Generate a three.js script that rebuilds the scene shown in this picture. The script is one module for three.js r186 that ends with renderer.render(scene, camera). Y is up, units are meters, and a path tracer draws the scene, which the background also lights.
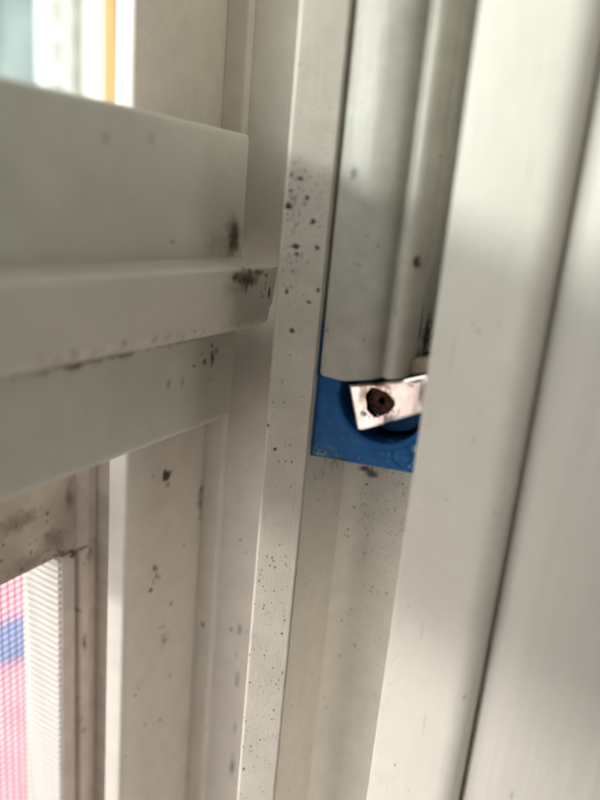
import * as THREE from 'three';
import { toCreasedNormals, mergeGeometries } from 'three/addons/utils/BufferGeometryUtils.js';

// ---------------------------------------------------------------- camera, sky, sun, exposure
const EYE = new THREE.Vector3(0, 1.45, 0);
const scene = new THREE.Scene();
const camera = new THREE.PerspectiveCamera(2 * Math.atan(400 / 691) * 180 / Math.PI, 0.75, 0.005, 200);
camera.position.copy(EYE);
camera.up.set(0.1977, 0.9583, -0.2062);
camera.lookAt(EYE.clone().add(new THREE.Vector3(0.85368, -0.27169, -0.4443)));
camera.updateMatrixWorld();
camera.focus = 0.146;
camera.userData.fStop = 7.0;
scene.add(camera);

const renderer = new THREE.WebGLRenderer({ antialias: true });
renderer.setSize(768, 1024);
renderer.toneMapping = THREE.LinearToneMapping;
renderer.toneMappingExposure = 2.4;
renderer.shadowMap.enabled = true;

{ // bright hazy sky, slightly brighter low down, greenish grey at the horizon
  const w = 64, h = 32, d = new Float32Array(w * h * 4);
  for (let j = 0; j < h; j++) for (let i = 0; i < w; i++) {
    const el = ((j + 0.5) / h - 0.5) * Math.PI, k = (j * w + i) * 4;
    const s = Math.max(0, Math.sin(el));
    const c = el < 0 ? [0.62, 0.6, 0.58] : [1.47 - 0.15 * s, 1.49 - 0.15 * s, 1.46 - 0.05 * s];
    d[k] = c[0]; d[k + 1] = c[1]; d[k + 2] = c[2]; d[k + 3] = 1;
  }
  const t = new THREE.DataTexture(d, w, h, THREE.RGBAFormat, THREE.FloatType);
  t.mapping = THREE.EquirectangularReflectionMapping; t.magFilter = THREE.LinearFilter; t.needsUpdate = true;
  scene.background = t; scene.environment = t;
}
const SUN_AZ = 52 * Math.PI / 180, SUN_TAN = 0.25 * Math.cos(SUN_AZ);
const sun = new THREE.DirectionalLight(0xfffcf8, 1.06);
sun.position.set(-Math.sin(SUN_AZ) * 6, 1.45 + SUN_TAN * 6, -Math.cos(SUN_AZ) * 6);
sun.target.position.set(0, 1.45, 0);
sun.castShadow = true; sun.shadow.radius = 13; sun.shadow.mapSize.set(2048, 2048);
Object.assign(sun.shadow.camera, { left: -3, right: 3, top: 3, bottom: -3, near: 0.1, far: 14 });
scene.add(sun, sun.target);

// ---------------------------------------------------------------- helpers (plan sizes in millimetres, measured from the eye)
const MM = 0.001, used = {};
let seed = 7;
const rnd = () => { seed = (seed * 1664525 + 1013904223) >>> 0; return seed / 4294967296; };
const rr = (a, b) => a + (b - a) * rnd();
function hash(x, y, s) { let n = Math.imul(x, 374761393) + Math.imul(y, 668265263) + Math.imul(s, 974634777); n = Math.imul(n ^ (n >>> 13), 1274126177); return ((n ^ (n >>> 16)) >>> 0) / 4294967296; }
function vnoise(x, y, s) {
  const xi = Math.floor(x), yi = Math.floor(y), a = x - xi, b = y - yi, u = a * a * (3 - 2 * a), v = b * b * (3 - 2 * b);
  return (hash(xi, yi, s) * (1 - u) + hash(xi + 1, yi, s) * u) * (1 - v) + (hash(xi, yi + 1, s) * (1 - u) + hash(xi + 1, yi + 1, s) * u) * v;
}
const fbm = (x, y, s) => (vnoise(x, y, s) + 0.5 * vnoise(x * 2.1, y * 2.1, s + 1) + 0.25 * vnoise(x * 4.3, y * 4.3, s + 2)) / 1.75;
function numbered(n) { if (!(n in used)) { used[n] = 0; return n; } used[n]++; return n + '_' + String(used[n]).padStart(3, '0'); }
function thing(name, label, category, group) {
  const g = new THREE.Group(); g.name = numbered(name); g.userData = { label, category }; if (group) g.userData.group = group;
  scene.add(g); return g;
}
function place(geo) { geo.translate(EYE.x, EYE.y, EYE.z); return geo; }
function put(name, geo, mat, parent, data) {
  const m = new THREE.Mesh(geo, mat); m.name = parent === scene ? numbered(name) : name;
  m.castShadow = m.receiveShadow = true; if (data) Object.assign(m.userData, data); parent.add(m); return m;
}
function struct(name, geo, mat) { return put(name, geo, mat, scene, { kind: 'structure' }); }
// round the corners of a closed outline: points [a, b, radius]
function rounded(pts, seg = 8) {
  const out = [];
  for (let i = 0; i < pts.length; i++) {
    const p = pts[i], r = p[2] || 0;
    if (!r) { out.push([p[0], p[1]]); continue; }
    const q = pts[(i + pts.length - 1) % pts.length], n = pts[(i + 1) % pts.length];
    const P = new THREE.Vector2(p[0], p[1]), d1 = new THREE.Vector2(q[0], q[1]).sub(P).normalize(), d2 = new THREE.Vector2(n[0], n[1]).sub(P).normalize();
    const ang = Math.acos(THREE.MathUtils.clamp(d1.dot(d2), -1, 1)), t = r / Math.tan(ang / 2);
    const A = P.clone().addScaledVector(d1, t), B = P.clone().addScaledVector(d2, t);
    for (let k = 0; k <= seg; k++) {
      const f = k / seg, x = (1 - f) * (1 - f) * A.x + 2 * f * (1 - f) * P.x + f * f * B.x, y = (1 - f) * (1 - f) * A.y + 2 * f * (1 - f) * P.y + f * f * B.y;
      out.push([x, y]);
    }
  }
  return out;
}
// bar of constant outline. axis 'y': outline (x, z), runs upright. axis 'x': outline (y, z), runs along the sash.
// uv(x, y, z, s) in mm -> texture coordinates
function bar(outline, a, b, axis, uvOf, crease = 0.7, lowEnd) {
  let pts = rounded(outline);
  const V = pts.map(p => new THREE.Vector2(p[0], p[1]));
  if (THREE.ShapeUtils.area(V) < 0) { pts = pts.slice().reverse(); V.reverse(); }
  const pos = [], uv = [];
  const P = (p, t) => axis === 'y' ? [p[0], t, p[1]] : [t, p[0], p[1]];
  const push = (p, t, s) => { const q = P(p, t); if (lowEnd && t === a) q[1] = lowEnd(q[2]); pos.push(...q); uv.push(...uvOf(q[0], q[1], q[2], s)); };
  let s = 0; const flip = axis === 'y';
  for (let i = 0; i < pts.length; i++) {
    const p = pts[i], q = pts[(i + 1) % pts.length], s2 = s + Math.hypot(q[0] - p[0], q[1] - p[1]);
    const tri = flip ? [[p, a, s], [p, b, s], [q, b, s2], [p, a, s], [q, b, s2], [q, a, s2]] : [[p, a, s], [q, b, s2], [p, b, s], [p, a, s], [q, a, s2], [q, b, s2]];
    for (const t of tri) push(...t); s = s2;
  }
  for (const f of THREE.ShapeUtils.triangulateShape(V, [])) for (const [t, o] of [[a, flip ? 0 : 1], [b, flip ? 1 : 0]]) {
    const g = o ? [f[0], f[2], f[1]] : f; for (const k of g) push(pts[k], t, 0);
  }
  let geo = new THREE.BufferGeometry();
  geo.setAttribute('position', new THREE.Float32BufferAttribute(pos, 3)); geo.setAttribute('uv', new THREE.Float32BufferAttribute(uv, 2));
  geo = toCreasedNormals(geo, crease);
  geo.scale(MM, MM, MM); return place(geo);
}
const zy = (z0, w) => (x, y, z) => [(z - z0) / w, (y + 180) / 240];     // faces that look along the sash
const xy = (x0, w) => (x, y, z) => [(x - x0) / w, (y + 180) / 240];     // faces that look into the room
const railUV = (x, y, z) => [(x - 30) / 110, (y + 60) / 80];
function boxG(x0, x1, y0, y1, z0, z1) { const g = new THREE.BoxGeometry((x1 - x0) * MM, (y1 - y0) * MM, (z1 - z0) * MM); g.translate((x0 + x1) / 2 * MM, (y0 + y1) / 2 * MM, (z0 + z1) / 2 * MM); return place(g); }
// plate cut from an outline in (z, y), thick along x from x0 to x1
function plate(pts, holes, x0, x1, bevel = 0.25) {
  const sh = new THREE.Shape(pts.map(([z, y]) => new THREE.Vector2(-z, y)));
  for (const h of holes) sh.holes.push(new THREE.Path(h.map(([z, y]) => new THREE.Vector2(-z, y))));
  const g = new THREE.ExtrudeGeometry(sh, { depth: x1 - x0 - 2 * bevel, bevelEnabled: true, bevelThickness: bevel, bevelSize: bevel, bevelOffset: -bevel, bevelSegments: 2, curveSegments: 8 });
  g.rotateY(Math.PI / 2); g.translate(x0 + bevel, 0, 0);
  const p = g.attributes.position, u = g.attributes.uv;
  for (let i = 0; i < p.count; i++) { const dx = Math.max(0, p.getX(i) - x0 - 0.8); u.setXY(i, (p.getZ(i) + 60 + dx * 0.9) / 30, (p.getY(i) + 50 + dx * 0.6) / 30); }
  g.scale(MM, MM, MM); return place(g);
}

// ---------------------------------------------------------------- surface colours: base tone, grain, dirt with its own outline, and shade painted on the metal tab
// marks: [a, y, ra, ry, darkness 0..1, tone]; a and y in mm on the face
const TONES = { black: [56, 43, 34], brown: [74, 54, 40], rust: [96, 60, 40], grey: [70, 70, 68], tan: [150, 132, 108], pale: [214, 208, 196] };
function surface({ a0, y0, w, h, ppm, base, grain = 5, mottle = 7, scale = 0.25, sx = 1, marks = [], specks = [], grime = [], s = 1 }) {
  const W = Math.min(2048, Math.round(w * ppm)), H = Math.min(2048, Math.round(h * ppm)), f = new Float32Array(W * H * 3);
  for (let j = 0; j < H; j++) for (let i = 0; i < W; i++) {
    const a = a0 + i / W * w, y = y0 + j / H * h, k = (j * W + i) * 3;
    const n = (fbm(a * scale * sx, y * scale, s) - 0.5) * 2 * mottle + (vnoise(a * 3.1 * sx, y * 3.1, s + 9) - 0.5) * grain + (hash(i, j, s) - 0.5) * grain * 0.7;
    f[k] = base[0] + n; f[k + 1] = base[1] + n; f[k + 2] = base[2] + n * 0.9;
  }
  const stamp = (m, q) => {
    const [ca, cy, ra, ry, dark, tone] = m, c = TONES[tone || 'black'];
    const ka = W / w, ky = H / h, R = 1.7;
    for (let j = Math.max(0, Math.floor((cy - ry * R - y0) * ky)); j <= Math.min(H - 1, Math.ceil((cy + ry * R - y0) * ky)); j++)
      for (let i = Math.max(0, Math.floor((ca - ra * R - a0) * ka)); i <= Math.min(W - 1, Math.ceil((ca + ra * R - a0) * ka)); i++) {
        const a = a0 + i / ka, y = y0 + j / ky, dx = (a - ca) / ra, dy = (y - cy) / ry;
        const d = Math.hypot(dx, dy) + (fbm(a * 1.4 / Math.min(ra, 2) + q * 13, y * 1.4 / Math.min(ry, 2), 40 + q) - 0.5) * (tone && tone !== 'black' ? 0.75 : 1.1);
        const al = dark * THREE.MathUtils.smoothstep(1 - d, 0, tone && tone !== 'black' ? 0.95 : 0.5); if (al <= 0) continue;
        const k = (j * W + i) * 3; for (let e = 0; e < 3; e++) f[k + e] += (c[e] - f[k + e]) * al;
      }
  };
  let q = 0;
  for (const g of grime) { // scattered grains filling a patch: [a, y, ra, ry, count, size, tone]
    for (let n = 0; n < g[4]; n++) { const t = rr(0, 6.283), r = Math.pow(rnd(), 0.7); const z = g[5] * rr(0.4, 1.3); stamp([g[0] + Math.cos(t) * r * g[2], g[1] + Math.sin(t) * r * g[3], z * rr(0.7, 1.2), z * rr(0.8, 1.6), rr(0.25, 0.7), g[6]], q++); }
  }
  for (const p of specks) { // [a from, a to, y from, y to, count, size]
    for (let n = 0; n < p[4]; n++) { const z = p[5] * (0.4 + Math.pow(rnd(), 6) * 1.6); stamp([rr(p[0], p[1]), rr(p[2], p[3]), z * rr(0.6, 1), z * rr(0.8, 1.7), rr(0.5, 0.95), rnd() < 0.5 ? 'black' : 'brown'], q++); }
  }
  for (const m of marks) stamp(m, q++);
  const d = new Uint8Array(W * H * 4);
  for (let i = 0; i < W * H; i++) { for (let e = 0; e < 3; e++) d[i * 4 + e] = Math.max(0, Math.min(255, f[i * 3 + e])); d[i * 4 + 3] = 255; }
  const t = new THREE.DataTexture(d, W, H, THREE.RGBAFormat); t.colorSpace = THREE.SRGBColorSpace; t.magFilter = THREE.LinearFilter; t.minFilter = THREE.LinearFilter;
  t.wrapS = t.wrapT = THREE.MirroredRepeatWrapping; t.needsUpdate = true; return t;
}
function height(W, H, fn) {
  const d = new Uint8Array(W * H * 4);
  for (let j = 0; j < H; j++) for (let i = 0; i < W; i++) { const v = Math.max(0, Math.min(255, fn(i, j) * 255)), k = (j * W + i) * 4; d[k] = d[k + 1] = d[k + 2] = v; d[k + 3] = 255; }
  const t = new THREE.DataTexture(d, W, H, THREE.RGBAFormat); t.magFilter = THREE.LinearFilter; t.minFilter = THREE.LinearFilter; t.wrapS = t.wrapT = THREE.RepeatWrapping; t.needsUpdate = true; return t;
}
const VINYL = [230, 225, 217];
const orange = height(256, 1024, (i, j) => fbm(i / 9, j / 26, 3) * 0.7 + vnoise(i / 2.2, j / 5, 8) * 0.3);
function vinyl(map, rough = 0.42, extra = {}) { return new THREE.MeshPhysicalMaterial({ map, roughness: rough, bumpMap: orange, bumpScale: 0.00005, ...extra }); }
const col = (y) => ({ y0: -180, h: 240, ...y });
const plain = vinyl(surface(col({ a0: 0, w: 30, ppm: 4, base: VINYL, s: 77 })), 0.45);
const TOP = 480, BOT = -560;      // the upright pieces run the whole height of the window

// ---------------------------------------------------------------- the jamb: one vinyl extrusion with its flanges and grooves
const jamb = thing('window_jamb', 'upright off-white vinyl jamb with flanges, grooves and a deep pocket, speckled with dirt', 'window jamb');
const flangeTex = surface(col({ a0: -68, w: 12, ppm: 8, base: [216, 208, 197], s: 11, mottle: 9,
  specks: [[-67, -57.6, -22, 12, 60, 0.2], [-67, -57.6, -150, -20, 300, 0.14], [-67, -57.6, 12, 50, 25, 0.14], [-67, -58, -160, -70, 420, 0.14]],
  grime: [[-63.5, 0, 3.4, 8, 110, 0.24, 'brown'], [-63, -12, 3.2, 7, 50, 0.22, 'brown'], [-59, 3, 1.2, 14, 50, 0.18, 'brown']],
  marks: [[-64.6, -0.6, 0.85, 0.6, 0.95], [-60.1, -2.9, 0.5, 0.5, 0.9], [-62.8, -7.6, 0.95, 0.55, 0.9], [-62.4, -8.9, 0.6, 0.5, 0.85, 'brown'], [-59, -7.4, 0.5, 0.5, 0.9], [-63.7, -15.9, 0.5, 0.45, 0.9], [-62.1, -23.1, 0.6, 0.5, 0.85], [-64.4, 2.1, 0.7, 0.4, 0.85, 'brown'], [-62.9, 4.3, 0.8, 0.5, 0.8, 'brown'], [-59.6, -17.4, 0.4, 0.35, 0.9], [-66.1, -33.6, 0.35, 0.45, 0.9], [-65.3, -42.4, 0.5, 0.4, 0.9], [-63.4, -47.2, 0.4, 0.5, 0.9], [-61.5, 1.2, 0.4, 0.5, 0.9]] }));
put('flange', bar([[115, -57.4, 0.25], [112.3, -65.1, 0.5], [114, -66.4], [140, -66.6], [140, -57.4]], BOT, TOP, 'y', zy(-68, 12)), vinyl(flangeTex), jamb);
const floorTex = surface(col({ a0: -58, w: 28, ppm: 8, base: VINYL, s: 21,
  specks: [[-57, -40, -88, -56, 170, 0.17], [-57, -40, -70, -55, 90, 0.16], [-57, -38, -160, -70, 190, 0.16], [-50, -40, -20, 50, 90, 0.22]],
  marks: [[-54.5, -57.0, 1.9, 1.0, 0.8, 'brown'], [-52.7, -57.9, 2.0, 1.2, 0.8, 'grey']], grime: [[-48, -66, 7, 12, 110, 0.17, 'brown'], [-50, -110, 6, 40, 70, 0.16, 'brown']] }));
put('pocket_floor', bar([[140, -30], [140, -57.4], [146, -57.4], [146, -30]], BOT, TOP, 'y', zy(-58, 28)), vinyl(floorTex, 0.5), jamb);
const wallTex = surface(col({ a0: 115, w: 26, ppm: 6, base: [214, 208, 198], s: 25, specks: [[116, 139, -160, -50, 170, 0.18]], grime: [[128, -53, 9, 2.5, 70, 0.5, 'tan']] }));
put('pocket_wall', bar([[115.6, -57.2], [139.9, -57.2], [139.9, -57.5], [115.6, -57.5]], BOT, TOP, 'y', xy(115, 26)), vinyl(wallTex, 0.5), jamb);
put('pocket_cove', bar([[134.6, -57.19], [139.88, -57.19, 4.8], [139.88, -51.9], [141, -58]], BOT, TOP, 'y', zy(-58, 28), 1.2), vinyl(floorTex, 0.5), jamb);
const ridgeTex = surface(col({ a0: -34, w: 20, ppm: 6, base: [232, 227, 217], grain: 3, mottle: 4, s: 31, specks: [[-33, -17, -150, 40, 36, 0.14]], marks: [[-23.6, -33.6, 0.28, 0.3, 0.7, 'grey'], [-27, -70, 0.08, 3, 0.25, 'grey'], [-24, -88, 0.07, 4, 0.22, 'grey'], [-29, -20, 0.08, 5, 0.2, 'grey'], [-22, 8, 0.1, 3, 0.2, 'grey'], [-30.6, -104, 0.1, 2.5, 0.3, 'grey']], grime: [[-31.5, -60, 1, 60, 70, 0.12, 'brown']] }));
put('ridge', bar([[106, -32.6, 0.35], [106, -15.6, 4.4], [116.6, -16.6], [146, -16.6], [146, -29.9], [108.5, -32.6]], BOT, TOP, 'y', zy(-34, 20)), vinyl(ridgeTex, 0.34), jamb);
const trackTex = surface(col({ a0: -100, w: 36, ppm: 5, base: [222, 215, 207], s: 41, specks: [[-99, -80, -170, -55, 60, 0.25]],
  marks: [[-96, -114.3, 0.6, 0.8, 0.95], [-85, -112.4, 0.5, 2.6, 0.8, 'grey'], [-84.5, -128.2, 0.6, 3.4, 0.8, 'grey'], [-84, -156.9, 0.8, 6, 0.75, 'grey'], [-86.7, -85.9, 0.3, 0.4, 0.9], [-85.4, -120.5, 0.4, 1.2, 0.7, 'grey'], [-84.2, -144, 0.4, 3, 0.7, 'grey']] }));
put('sash_track', bar([[140, -66.7], [140, -98.8], [146, -98.8], [146, -66.7]], BOT, TOP, 'y', zy(-100, 36)), vinyl(trackTex, 0.5), jamb);
put('track_bead', bar([[138.6, -93.2, 0.9], [138.4, -98.5], [139.9, -98.5], [139.9, -92.4]], BOT, TOP, 'y', zy(-100, 36)), vinyl(trackTex, 0.42), jamb);
const stopTex = surface(col({ a0: 108, w: 34, ppm: 6, base: [222, 215, 206], s: 51, specks: [[111, 139, -170, -60, 45, 0.24]],
  grime: [[138, -77, 1.8, 6, 60, 0.45, 'brown'], [120.5, -91.5, 2, 4, 24, 0.4, 'brown'], [125, -112, 2.5, 4, 20, 0.4, 'brown']],
  marks: [[123.3, -65.8, 1.7, 1.7, 0.97], [124, -68.4, 1.3, 1.2, 0.5, 'brown'], [138.4, -74.2, 1.1, 0.9, 0.9], [138, -78.5, 1.0, 2.2, 0.6, 'rust'], [120, -89.2, 0.7, 0.9, 0.9], [121, -92, 0.8, 1.4, 0.6, 'rust'], [118.8, -95, 0.8, 0.7, 0.9], [127.3, -103.1, 0.6, 0.6, 0.92], [125.1, -113, 1.2, 1.1, 0.7, 'brown'], [123, -107.8, 1.4, 0.7, 0.35, 'tan'], [128.2, -125.8, 0.45, 0.45, 0.9], [131.8, -88.1, 0.4, 0.4, 0.9], [124.7, -137.6, 0.5, 0.5, 0.8], [114.3, -122.9, 0.5, 0.4, 0.8], [118.5, -135, 0.4, 0.5, 0.8]] }));
put('parting_stop', bar([[109.6, -98.6, 1.3], [146, -98.6], [146, -104], [109.6, -104, 0.5]], BOT, TOP, 'y', xy(108, 34)), vinyl(stopTex, 0.42), jamb);
put('outer_groove', bar([[121.5, -104.1], [121.5, -134], [146, -134], [146, -104.1]], BOT, -20, 'y', xy(108, 34)), vinyl(surface(col({ a0: 108, w: 34, ppm: 3, base: [200, 189, 178], s: 55, mottle: 16, scale: 0.5 })), 0.6), jamb);

// ---------------------------------------------------------------- painted casing on the room side of the jamb
const casing = thing('window_casing', 'smooth white painted casing with brushed upright streaks, right of the broad vinyl ridge', 'casing');
const streak = height(512, 512, (i, j) => fbm(i / 5, j / 90, 61) * 0.75 + fbm(i / 1.8, j / 40, 64) * 0.25);
const caseTex = surface(col({ a0: -17, w: 40, ppm: 7, base: [203, 198, 191], grain: 4, mottle: 5, scale: 0.035, sx: 22, s: 66, specks: [[-16, 10, -150, 30, 20, 0.16]], marks: [[-7.2, -96, 0.2, 1.6, 0.5, 'grey'], [-11, -104, 0.18, 2, 0.5, 'grey'], [-12, -112, 0.2, 1.4, 0.5, 'grey'], [-14.2, -110, 0.25, 7, 0.4, 'grey']] }));
const casePaint = new THREE.MeshPhysicalMaterial({ map: caseTex, roughness: 0.38, bumpMap: streak, bumpScale: 0.00005 });
put('casing_board', bar([[110.2, -15.86], [109.3, -14.9], [108.6, -13.4], [108, -11.4], [107.6, -8.5], [107.2, -3], [107.6, 4], [109, 14], [113, 79.5], [146, 79.5], [146, -16.4], [117, -16.4]], BOT, TOP, 'y', zy(-17, 40), 1.2), casePaint, casing);

// ---------------------------------------------------------------- the sash: a horizontal rail with its lift lip
const sash = thing('window_sash', 'grey-white vinyl sash rail with a jutting lift lip and brown stains at its end', 'sash');
const railTex = surface({ a0: 30, y0: -60, w: 110, h: 80, ppm: 6, base: [206, 205, 196], s: 81, mottle: 8, scale: 0.12,
  grime: [[124.5, -7.5, 1.6, 4, 10, 1.3, 'brown'], [118, -32.5, 3, 2, 5, 0.9, 'brown'], [85, -28.2, 34, 1.1, 30, 1.2, 'tan'], [113, -36, 10, 4, 4, 1.0, 'tan']],
  marks: [[125, -8.4, 2.6, 4.6, 0.7, 'brown'], [123.5, -8, 3.6, 6, 0.4, 'brown'], [119, -9, 5, 3.4, 0.3, 'tan'], [86.7, 7.2, 1.8, 1.4, 0.4, 'tan'], [97.8, 8.5, 1.4, 1.6, 0.4, 'tan'], [104.3, -9, 0.9, 0.5, 0.5, 'brown'], [80.5, -29.2, 2.4, 1.0, 0.6, 'brown'], [58, -28.2, 16, 1.3, 0.5, 'brown'], [84, -28.4, 18, 1.2, 0.5, 'brown'], [108, -28.2, 12, 1.0, 0.45, 'brown'], [119.4, -33.2, 0.9, 2.2, 0.85, 'brown'], [116.7, -34, 0.9, 1.0, 0.8, 'brown'], [113.2, -34.2, 0.8, 0.5, 0.6, 'brown'], [119, -30.6, 0.7, 0.8, 0.7, 'brown']] });
const railMat = vinyl(railTex, 0.4);
put('upper_face', bar([[13.0, -84.1, 1.6], [-12.3, -84.1], [-12.3, -97], [13.0, -97]], -1400, 128, 'x', railUV), railMat, sash);
const lipTex = surface({ a0: 30, y0: -60, w: 110, h: 80, ppm: 6, base: [218, 212, 203], s: 85, mottle: 7, scale: 0.12,
  grime: [[117, -15.3, 5, 2.2, 14, 1.0, 'brown'], [90, -25, 40, 0.9, 60, 0.8, 'tan'], [124, -18, 2, 4, 6, 0.6, 'brown']],
  marks: [[117.8, -15.6, 4.2, 1.7, 0.75, 'brown'], [114, -14.6, 4.4, 1.6, 0.5, 'brown'], [112, -17, 6, 2.2, 0.3, 'tan'], [121, -14.2, 2.4, 0.8, 0.75, 'brown'], [126.2, -18.8, 0.5, 1.6, 0.9, 'black']] });
const lip = put('lift_lip', bar([[-12.1, -84.0], [-12.9, -75.2, 1.0], [-24.6, -75.6, 2.0], [-26.6, -79, 0.6], [-26.8, -84.0]], -1400, 127.0, 'x', railUV), vinyl(lipTex, 0.38), sash);
put('lip_end', bar([[-12.3, -83.9], [-13.1, -75.6, 0.5], [-21.6, -76.4, 1.6], [-24.5, -80, 0.8], [-25.4, -83.9]], 127.0, 129.4, 'x', railUV), vinyl(lipTex, 0.38), lip);
put('lower_face', bar([[-25.8, -84.3], [-48.8, -84.3, 2.2], [-48.8, -97], [-25.8, -97]], -1400, 127.7, 'x', railUV), railMat, sash);

// ---------------------------------------------------------------- glass above the rail
const pane = thing('glass_pane', 'slightly green window glass above the sash rail at the top left', 'window pane');
put('pane_sheet', boxG(-1400, 109.5, -2, TOP, -102.2, -101.6), new THREE.MeshPhysicalMaterial({ color: new THREE.Color().setRGB(0.9, 0.93, 0.91), transmission: 1, thickness: 0, roughness: 0.02, ior: 1.5 }), pane);

// ---------------------------------------------------------------- the balance tube that slides in the pocket
const balance = thing('sash_balance', 'long grey-white balance channel with a raised edge bead, in the pocket above the blue shoe', 'sash balance');
const balTex = surface(col({ a0: -58, w: 24, ppm: 8, base: [172, 167, 157], s: 91, mottle: 12, scale: 0.3, specks: [[-57, -39, -30, 12, 120, 0.11], [-57, -39, 10, 50, 30, 0.12]],
  grime: [[-53, -8, 3.5, 12, 50, 0.25, 'tan'], [-56, -26, 1.2, 5, 20, 0.3, 'brown']],
  marks: [[-53.4, 5.9, 1.2, 1.6, 0.95, 'grey'], [-40.5, -7.9, 0.45, 1.5, 0.95], [-50.5, -9.5, 1.2, 0.5, 0.3, 'brown'], [-53.5, -20, 1.2, 1, 0.25, 'tan']] }));
const balMat = vinyl(balTex, 0.38);
const tubeFront = new THREE.SplineCurve([[116.6, -56.7], [115.5, -56.3], [115.1, -55], [114.8, -53], [114.6, -50], [114.9, -47.4], [115.7, -45.7], [117.6, -44.5], [116.3, -43.3], [115.4, -42.2], [115.7, -40.9], [117.2, -40.2], [120.5, -39.9]].map(p => new THREE.Vector2(...p))).getPoints(84).map(v => [v.x, v.y]);
put('channel_face', bar([...tubeFront, [120.5, -43], [130, -44], [130, -56.7]], -30.6, TOP, 'y', zy(-58, 24), 1.1, z => -30.9 + Math.max(0, z + 51) * 0.22 + Math.max(0, -55.6 - z) * 0.6), balMat, balance);
put('edge_lip', bar([[120.7, -39.7, 0.2], [120.7, -42], [121.5, -42], [121.5, -39.9]], -28.2, TOP, 'y', zy(-58, 24), 0.9), balMat, balance);
const sideTex = surface(col({ a0: 118, w: 24, ppm: 6, base: [182, 179, 169], s: 95, mottle: 14, scale: 0.4, specks: [[120, 139, -30, 50, 130, 0.34]], grime: [[128, -23, 8, 5, 110, 0.5, 'black']], marks: [[122, -20, 1.5, 5, 0.9], [127, -22, 2, 4, 0.9]] }));
put('side_wall', bar([[122.3, -40.2], [139.6, -40.6], [139.6, -43.9], [122.3, -43.9]], -25.5, TOP, 'y', xy(118, 24)), vinyl(sideTex, 0.55), balance);

// ---------------------------------------------------------------- blue plastic shoe under the balance
const shoe = thing('balance_shoe', 'scuffed blue plastic balance shoe with a round recess, wedged in the pocket', 'balance shoe');
const rimDirt = [];
for (let k = 0; k < 260; k++) { const a = Math.PI * rr(1.1, 1.97), d = 9.4 + rr(-0.55, 0.55); rimDirt.push([-43.4 + Math.cos(a) * d, -33 + Math.sin(a) * d, rr(0.15, 0.6), rr(0.12, 0.35), rr(0.3, 0.8), rnd() < 0.6 ? 'brown' : 'tan']); }
const blueTex = surface({ a0: -60, y0: -50, w: 30, h: 30, ppm: 20, base: [2, 84, 146], s: 101, mottle: 16, scale: 0.5, grain: 9,
  grime: [[-54, -46.3, 4, 1.6, 60, 0.4, 'tan'], [-42, -44, 7, 2.4, 30, 0.25, 'pale'], [-37.5, -40.6, 3, 1.2, 40, 0.35, 'pale'], [-54, -38, 2.6, 5, 26, 0.18, 'grey'], [-45, -42.4, 6, 0.6, 40, 0.28, 'tan'], [-51, -40, 3, 4, 16, 0.2, 'pale']],
  marks: [[-55, -47, 2.6, 0.7, 0.75, 'tan'], [-50.5, -46.9, 2.6, 0.6, 0.7, 'brown'], ...rimDirt] });
const blue = new THREE.MeshPhysicalMaterial({ map: blueTex, roughness: 0.58, specularIntensity: 0.6, bumpMap: orange, bumpScale: 0.00008 });
const C = [-43.4, -33.0], R0 = 9.0, notch = [];
for (let k = 0; k <= 28; k++) { const a = Math.PI * (1.06 + 0.94 * k / 28); notch.push([C[0] + Math.cos(a) * R0, C[1] + Math.sin(a) * R0]); }
put('shoe_body', plate([[-57.1, -31.2], [-57.1, -47.9], [-46, -46.9], [-33.2, -45.7], [-33.2, -31.2], [notch[28][0], -31.6], ...notch.slice().reverse(), [notch[0][0], -31.2]], [], 116.4, 127, 0.3), blue, shoe);
put('back_plate', boxG(127.1, 139.4, -47.2, -27.2, -57, -33.4), blue, shoe);
put('side_fin', boxG(115.8, 134, -31.1, -21, -57.19, -56.8), blue, shoe);
{
  const g = new THREE.CylinderGeometry(7.7, 7.7, 4, 48); g.rotateZ(Math.PI / 2); g.translate(124.2, C[1], C[0]); g.scale(MM, MM, MM); put('cam_disc', place(g), blue, shoe);
  const r = new THREE.TorusGeometry(R0 + 0.4, 0.65, 8, 40, Math.PI * 0.94); r.rotateZ(Math.PI * 1.03); r.scale(1, 1, 0.7); r.rotateY(Math.PI / 2); r.translate(116.5, C[1], C[0]); r.scale(MM, MM, MM); put('recess_rim', place(r), blue, shoe);
  const e = new THREE.TorusGeometry(1.9, 0.22, 8, 64); e.rotateY(Math.PI / 2); e.translate(116.45, -43.2, -38.4); e.scale(MM, MM, MM); put('moulded_ring', place(e), blue, shoe);
}

// ---------------------------------------------------------------- bright metal tab with a rusty screw
const tab = thing('metal_tab', 'shiny silver metal tab with a rusty screw, across the recess of the blue shoe', 'metal tab');
const steelTex = surface({ a0: -60, y0: -50, w: 30, h: 30, ppm: 16, base: [238, 224, 220], s: 111, mottle: 12, scale: 0.9, grain: 9, grime: [[-44.1, -34, 3.9, 3.5, 90, 0.32, 'rust'], [-38, -28.6, 3, 1, 14, 0.25, 'brown'], [-46, -31.5, 3, 1.0, 16, 0.3, 'brown']], marks: [[-47.4, -33.2, 1.4, 2.4, 0.55, 'brown'], [-44.5, -30.6, 4, 0.9, 0.6, 'brown'], [-36.5, -30, 0.16, 1.8, 0.6, 'grey'], [-35.2, -29, 0.2, 1.4, 0.7, 'grey'], [-38.3, -29.6, 0.9, 0.3, 0.6, 'brown'], [-40, -34.8, 0.3, 0.9, 0.4, 'rust']] });  // soft brown marks left of and above the hole paint the shading there
const waves = height(256, 256, (i, j) => vnoise(i / 36, j / 44, 203) * 0.9 + vnoise(i / 14, j / 20, 205) * 0.08 + vnoise(i / 3, j / 12, 206) * 0.01);
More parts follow.
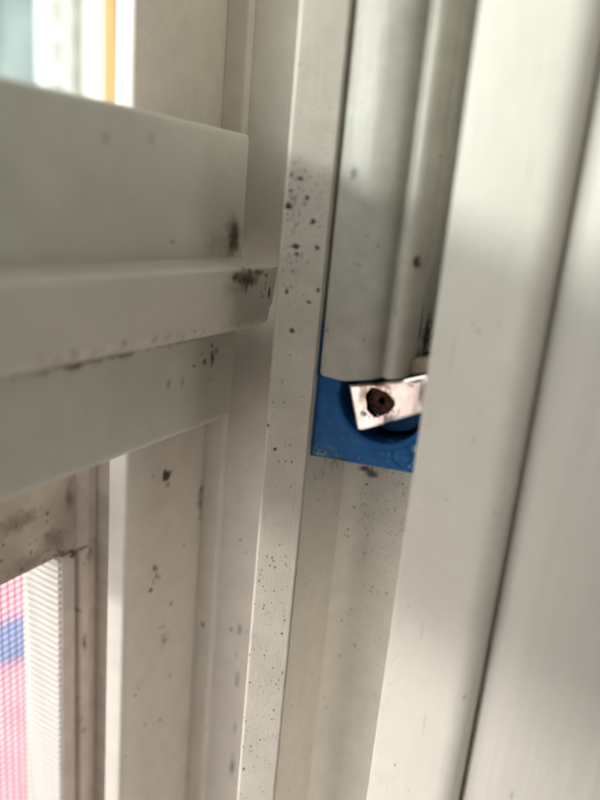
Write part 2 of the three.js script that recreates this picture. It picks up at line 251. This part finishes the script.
const steel = new THREE.MeshStandardMaterial({ map: steelTex, metalness: 1, roughness: 0.17, bumpMap: waves, bumpScale: 0.0015 });  // pinkish base of the map carries the reflection of the pink ground
const hole = []; for (let k = 0; k < 18; k++) { const a = k / 18 * Math.PI * 2, r = 3.5 + 0.3 * Math.sin(a * 3 + 1) + 0.15 * Math.sin(a * 7); hole.push([-44.1 + Math.cos(a) * r, -34 + Math.sin(a) * r * 0.95]); }
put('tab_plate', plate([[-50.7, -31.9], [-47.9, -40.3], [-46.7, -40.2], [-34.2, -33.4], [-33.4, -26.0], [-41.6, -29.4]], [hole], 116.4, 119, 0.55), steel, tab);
const rust = new THREE.MeshStandardMaterial({ map: surface({ a0: -60, y0: -50, w: 30, h: 30, ppm: 16, base: [84, 48, 32], s: 121, mottle: 40, scale: 1.1, grain: 22 }), roughness: 0.85, bumpMap: orange, bumpScale: 0.001 });
{
  const pts = []; for (let k = 0; k < 24; k++) { const a = k / 24 * 6.2832; pts.push([-44.1 + Math.cos(a) * 2.95, -34 + Math.sin(a) * 2.95]); }
  const hex = []; for (let k = 0; k < 6; k++) { const a = k / 6 * 6.2832 + 0.3; hex.push([-44.1 + Math.cos(a) * 1.25, -34 + Math.sin(a) * 1.25]); }
  const s = put('screw', plate(pts, [hex], 117.8, 121.4, 0.4), rust, tab, { label: 'brown rusty screw' });
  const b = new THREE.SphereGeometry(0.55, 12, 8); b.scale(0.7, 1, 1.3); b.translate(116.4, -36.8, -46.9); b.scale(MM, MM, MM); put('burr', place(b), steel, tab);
  put('folded_edge', plate([[-43, -29.6], [-33.4, -26.2], [-33.4, -23.6], [-40.5, -25.4]], [], 119.2, 124, 0.3), new THREE.MeshStandardMaterial({ map: surface({ a0: -60, y0: -50, w: 30, h: 30, ppm: 10, base: [150, 138, 122], s: 131, mottle: 20, scale: 1 }), roughness: 0.6, metalness: 0.3 }), tab);
}

// ---------------------------------------------------------------- insect screen beyond the sash
const screen = thing('insect_screen', 'fine dark mesh screen in a white frame with ribs added as mesh shadow stripes, below the sash rail', 'insect screen');
const frameTex = surface(col({ a0: 90, w: 34, ppm: 5, base: [220, 208, 201], s: 141, mottle: 12, scale: 0.3, grime: [[118, -92, 3, 2, 30, 0.4, 'brown'], [115, -140, 2, 8, 30, 0.4, 'brown']], marks: [[115.7, -116.3, 0.9, 4.2, 0.85, 'brown'], [113.9, -106, 1.1, 1, 0.9, 'brown'], [115.4, -143.9, 1, 1, 0.6, 'rust'], [118, -91.6, 2.6, 0.7, 0.85, 'brown'], [112.6, -89.2, 1.4, 1.0, 0.9]] }));
const frameMat = vinyl(frameTex, 0.5);
put('frame_stile', bar([[109.3, -118.6, 0.5], [113.4, -118.4, 0.4], [113.6, -119.6], [121.4, -119.6], [121.4, -133], [109.3, -133]], BOT, -88.6, 'y', xy(90, 34)), frameMat, screen);
put('frame_bead', bar([[114.4, -119.7], [114.6, -117.6, 0.6], [117.6, -117.6, 0.6], [117.8, -119.7]], BOT, -89, 'y', xy(90, 34)), frameMat, screen);
put('upper_stile', bar([[113.6, -118.6, 0.6], [118, -118.2, 0.5], [118.4, -119.4], [121.4, -119.4], [121.4, -133], [113.6, -133]], -88.2, -20, 'y', xy(90, 34)), frameMat, screen);
const cornerTex = surface({ a0: 60, y0: -100, w: 60, h: 60, ppm: 5, base: [186, 174, 163], s: 151, mottle: 22, scale: 0.16, grime: [[100, -80, 14, 7, 26, 0.5, 'brown'], [108, -87, 5, 1.2, 30, 0.6, 'brown']], marks: [[96, -74, 9, 4, 0.35, 'brown'], [106, -82, 6, 5, 0.35, 'brown'], [98, -85, 7, 3, 0.3, 'brown'], [111, -73, 2, 5, 0.4, 'brown']] });
put('corner_block', bar([[-46, -118], [-87.6, -118, 0.8], [-87.6, -130], [-46, -130]], 76, 113.3, 'x', (x, y) => [(x - 60) / 60, (y + 100) / 60]), vinyl(cornerTex, 0.6), screen, { label: 'brown dirty corner block' });
put('top_bar', boxG(-1400, 75.9, -46, -34, -135, -128), frameMat, screen);
{
  const white = vinyl(surface(col({ a0: 0, w: 30, ppm: 3, base: [232, 228, 222], s: 155 })), 0.45), ribs = [];
  for (let y = -200; y < -89.5; y += 1.9) { const g = new THREE.CylinderGeometry(0.6, 0.6, 11.6, 8, 1); g.rotateX(Math.PI / 2 + 0.02); g.scale(1, 1.25, 1); g.translate(109.15, y, -125.2); g.scale(MM, MM, MM); ribs.push(place(g)); }  // ribs added in the shape of the stripes the mesh shadow casts
  put('mesh_shadow_rib', mergeGeometries(ribs), white, screen, { kind: 'stuff' });
  const wires = [], dark = new THREE.MeshStandardMaterial({ color: new THREE.Color().setRGB(0.06, 0.03, 0.03), roughness: 0.6 });
  for (let x = -1398; x < 109; x += 2.1) wires.push(boxG(x - 0.1, x + 0.1, BOT, -46, -131.6, -131.4));
  for (let y = BOT + 1; y < -46; y += 1.85) wires.push(boxG(-1400, 109.2, y - 0.1, y + 0.1, -131.4, -131.2));
  put('mesh_wire', mergeGeometries(wires), dark, screen, { kind: 'stuff' });
}

// ---------------------------------------------------------------- outside, seen past the sash
const post = thing('white_post', 'bright white post outside the window, beyond the top left of the sash', 'post');
const whitePaint = new THREE.MeshStandardMaterial({ color: new THREE.Color().setRGB(0.8, 0.8, 0.77), roughness: 0.6, bumpMap: streak, bumpScale: 0.0003 });
put('post_shaft', bar([[300, -255, 3], [300, -345, 3], [390, -345, 3], [390, -255, 3]], -1449, 900, 'y', (x, y, z) => [(x + z) / 90, y / 90]), whitePaint, post);
const strip = thing('perforated_strip', 'white strip with a row of round holes on the white post outside', 'perforated strip');
{
  const sh = new THREE.Shape([[331, -700], [331, 700], [310, 700], [310, -700]].map(p => new THREE.Vector2(...p)));
  for (let y = -697; y < 697; y += 20) { const h = new THREE.Path(); h.absellipse(321, y + 4, 4.2, 6, 0, Math.PI * 2, true); sh.holes.push(h); }
  const g = new THREE.ExtrudeGeometry(sh, { depth: 1.2, bevelEnabled: false, curveSegments: 10 }); g.rotateY(Math.PI / 2); g.translate(294.5, 0, 0); g.scale(MM, MM, MM);
  put('strip_plate', place(g), whitePaint, strip);
}
const batten = thing('orange_batten', 'slanting orange batten fixed to the white post outside', 'batten');
put('batten_board', plate([[-290, 160], [-284.6, 160], [-272.5, 10], [-288, 10]], [], 294.6, 299.6, 0.8), new THREE.MeshStandardMaterial({ color: new THREE.Color().setRGB(0.42, 0.24, 0.06), roughness: 0.6 }), batten);
const far = thing('garden_wall', 'pale teal rendered wall outside, blurred at the top left', 'garden wall');
{
  const t = surface({ a0: 0, y0: 0, w: 400, h: 200, ppm: 1.5, base: [112, 128, 130], mottle: 70, scale: 0.03, grain: 14, s: 161 });
  put('wall_panel', boxG(1300, 5200, -1449, 2400, -3300, -3120), new THREE.MeshStandardMaterial({ map: t, roughness: 0.85 }), far);
}
const cloth = thing('blue_cloth', 'blue folded cloth lying on the pink paving, seen through the mesh', 'cloth');
{
  const g = new THREE.SphereGeometry(1, 40, 20); const p = g.attributes.position;
  for (let i = 0; i < p.count; i++) { const x = p.getX(i), y = p.getY(i), z = p.getZ(i), f = 1 + 0.18 * Math.sin(x * 7 + z * 3) * Math.cos(z * 6); p.setXYZ(i, Math.sign(x) * Math.pow(Math.abs(x), 0.6) * 130, Math.max(y * f, -0.2) * 26, Math.sign(z) * Math.pow(Math.abs(z), 0.6) * 110); }
  g.computeVertexNormals(); g.translate(1320, -1440, -1650); g.scale(MM, MM, MM);
  put('cloth_fold', place(g), new THREE.MeshStandardMaterial({ color: new THREE.Color().setRGB(0.2, 0.24, 0.38), roughness: 0.9 }), cloth);
}
const groundMat = new THREE.MeshStandardMaterial({ map: surface({ a0: 0, y0: 0, w: 400, h: 400, ppm: 1, base: [225, 213, 202], mottle: 14, scale: 0.05, grain: 14, s: 171 }), roughness: 0.95 });
{ const g = new THREE.PlaneGeometry(160, 160); g.rotateX(-Math.PI / 2); g.attributes.uv.array.forEach((v, i, a) => a[i] = v * 200); struct('ground', g, groundMat); }
{
  const t = surface({ a0: 0, y0: 0, w: 400, h: 400, ppm: 1, base: [230, 156, 162], mottle: 14, scale: 0.06, grain: 16, s: 181 });
  struct('paving', boxG(500, 2300, -1449, -1440, -2700, -700), new THREE.MeshStandardMaterial({ map: t, roughness: 0.9 }));
}

// ---------------------------------------------------------------- the room round the window, mostly behind the camera
const wallPaint = new THREE.MeshStandardMaterial({ color: new THREE.Color().setRGB(0.6, 0.61, 0.57), roughness: 0.9, bumpMap: streak, bumpScale: 0.0004 });
const floorMat = new THREE.MeshStandardMaterial({ color: new THREE.Color().setRGB(0.36, 0.32, 0.26), roughness: 0.7 });
struct('wall_window_right', boxG(146.2, 1700, -1445, 1100, -133.8, 80), wallPaint);
struct('wall_window_left', boxG(-2100, -1400.2, -1445, 1100, -134, 80), wallPaint);
struct('wall_window_head', boxG(-1400, 146, TOP + 0.2, 1100, -134, 80), wallPaint);
struct('wall_window_apron', boxG(-1400, 146, -1445, BOT - 0.2, -134, 80), wallPaint);
struct('wall_right', boxG(1700.2, 1850, -1445, 1100, -134, 2700), wallPaint);
struct('wall_left', boxG(-2250, -2100.2, -1445, 1100, -134, 2700), wallPaint);
const OX0 = -560, OX1 = 120, OY1 = 40;     // unseen opening added opposite the window, sized to light the room-facing faces
struct('wall_back_left', boxG(-2250, OX0, -1445, 1100, 2700.2, 2850), wallPaint);
struct('wall_back_right', boxG(OX1, 1850, -1445, 1100, 2700.2, 2850), wallPaint);
struct('wall_back_head', boxG(OX0 + 0.2, OX1 - 0.2, OY1, 1100, 2700.2, 2850), wallPaint);
struct('floor', boxG(-2250, 1850, -1449.5, -1445.2, -134, 2850), floorMat);
struct('ceiling', boxG(-2250, 1850, 1100.2, 1250, -134, 2850), wallPaint);

renderer.render(scene, camera);
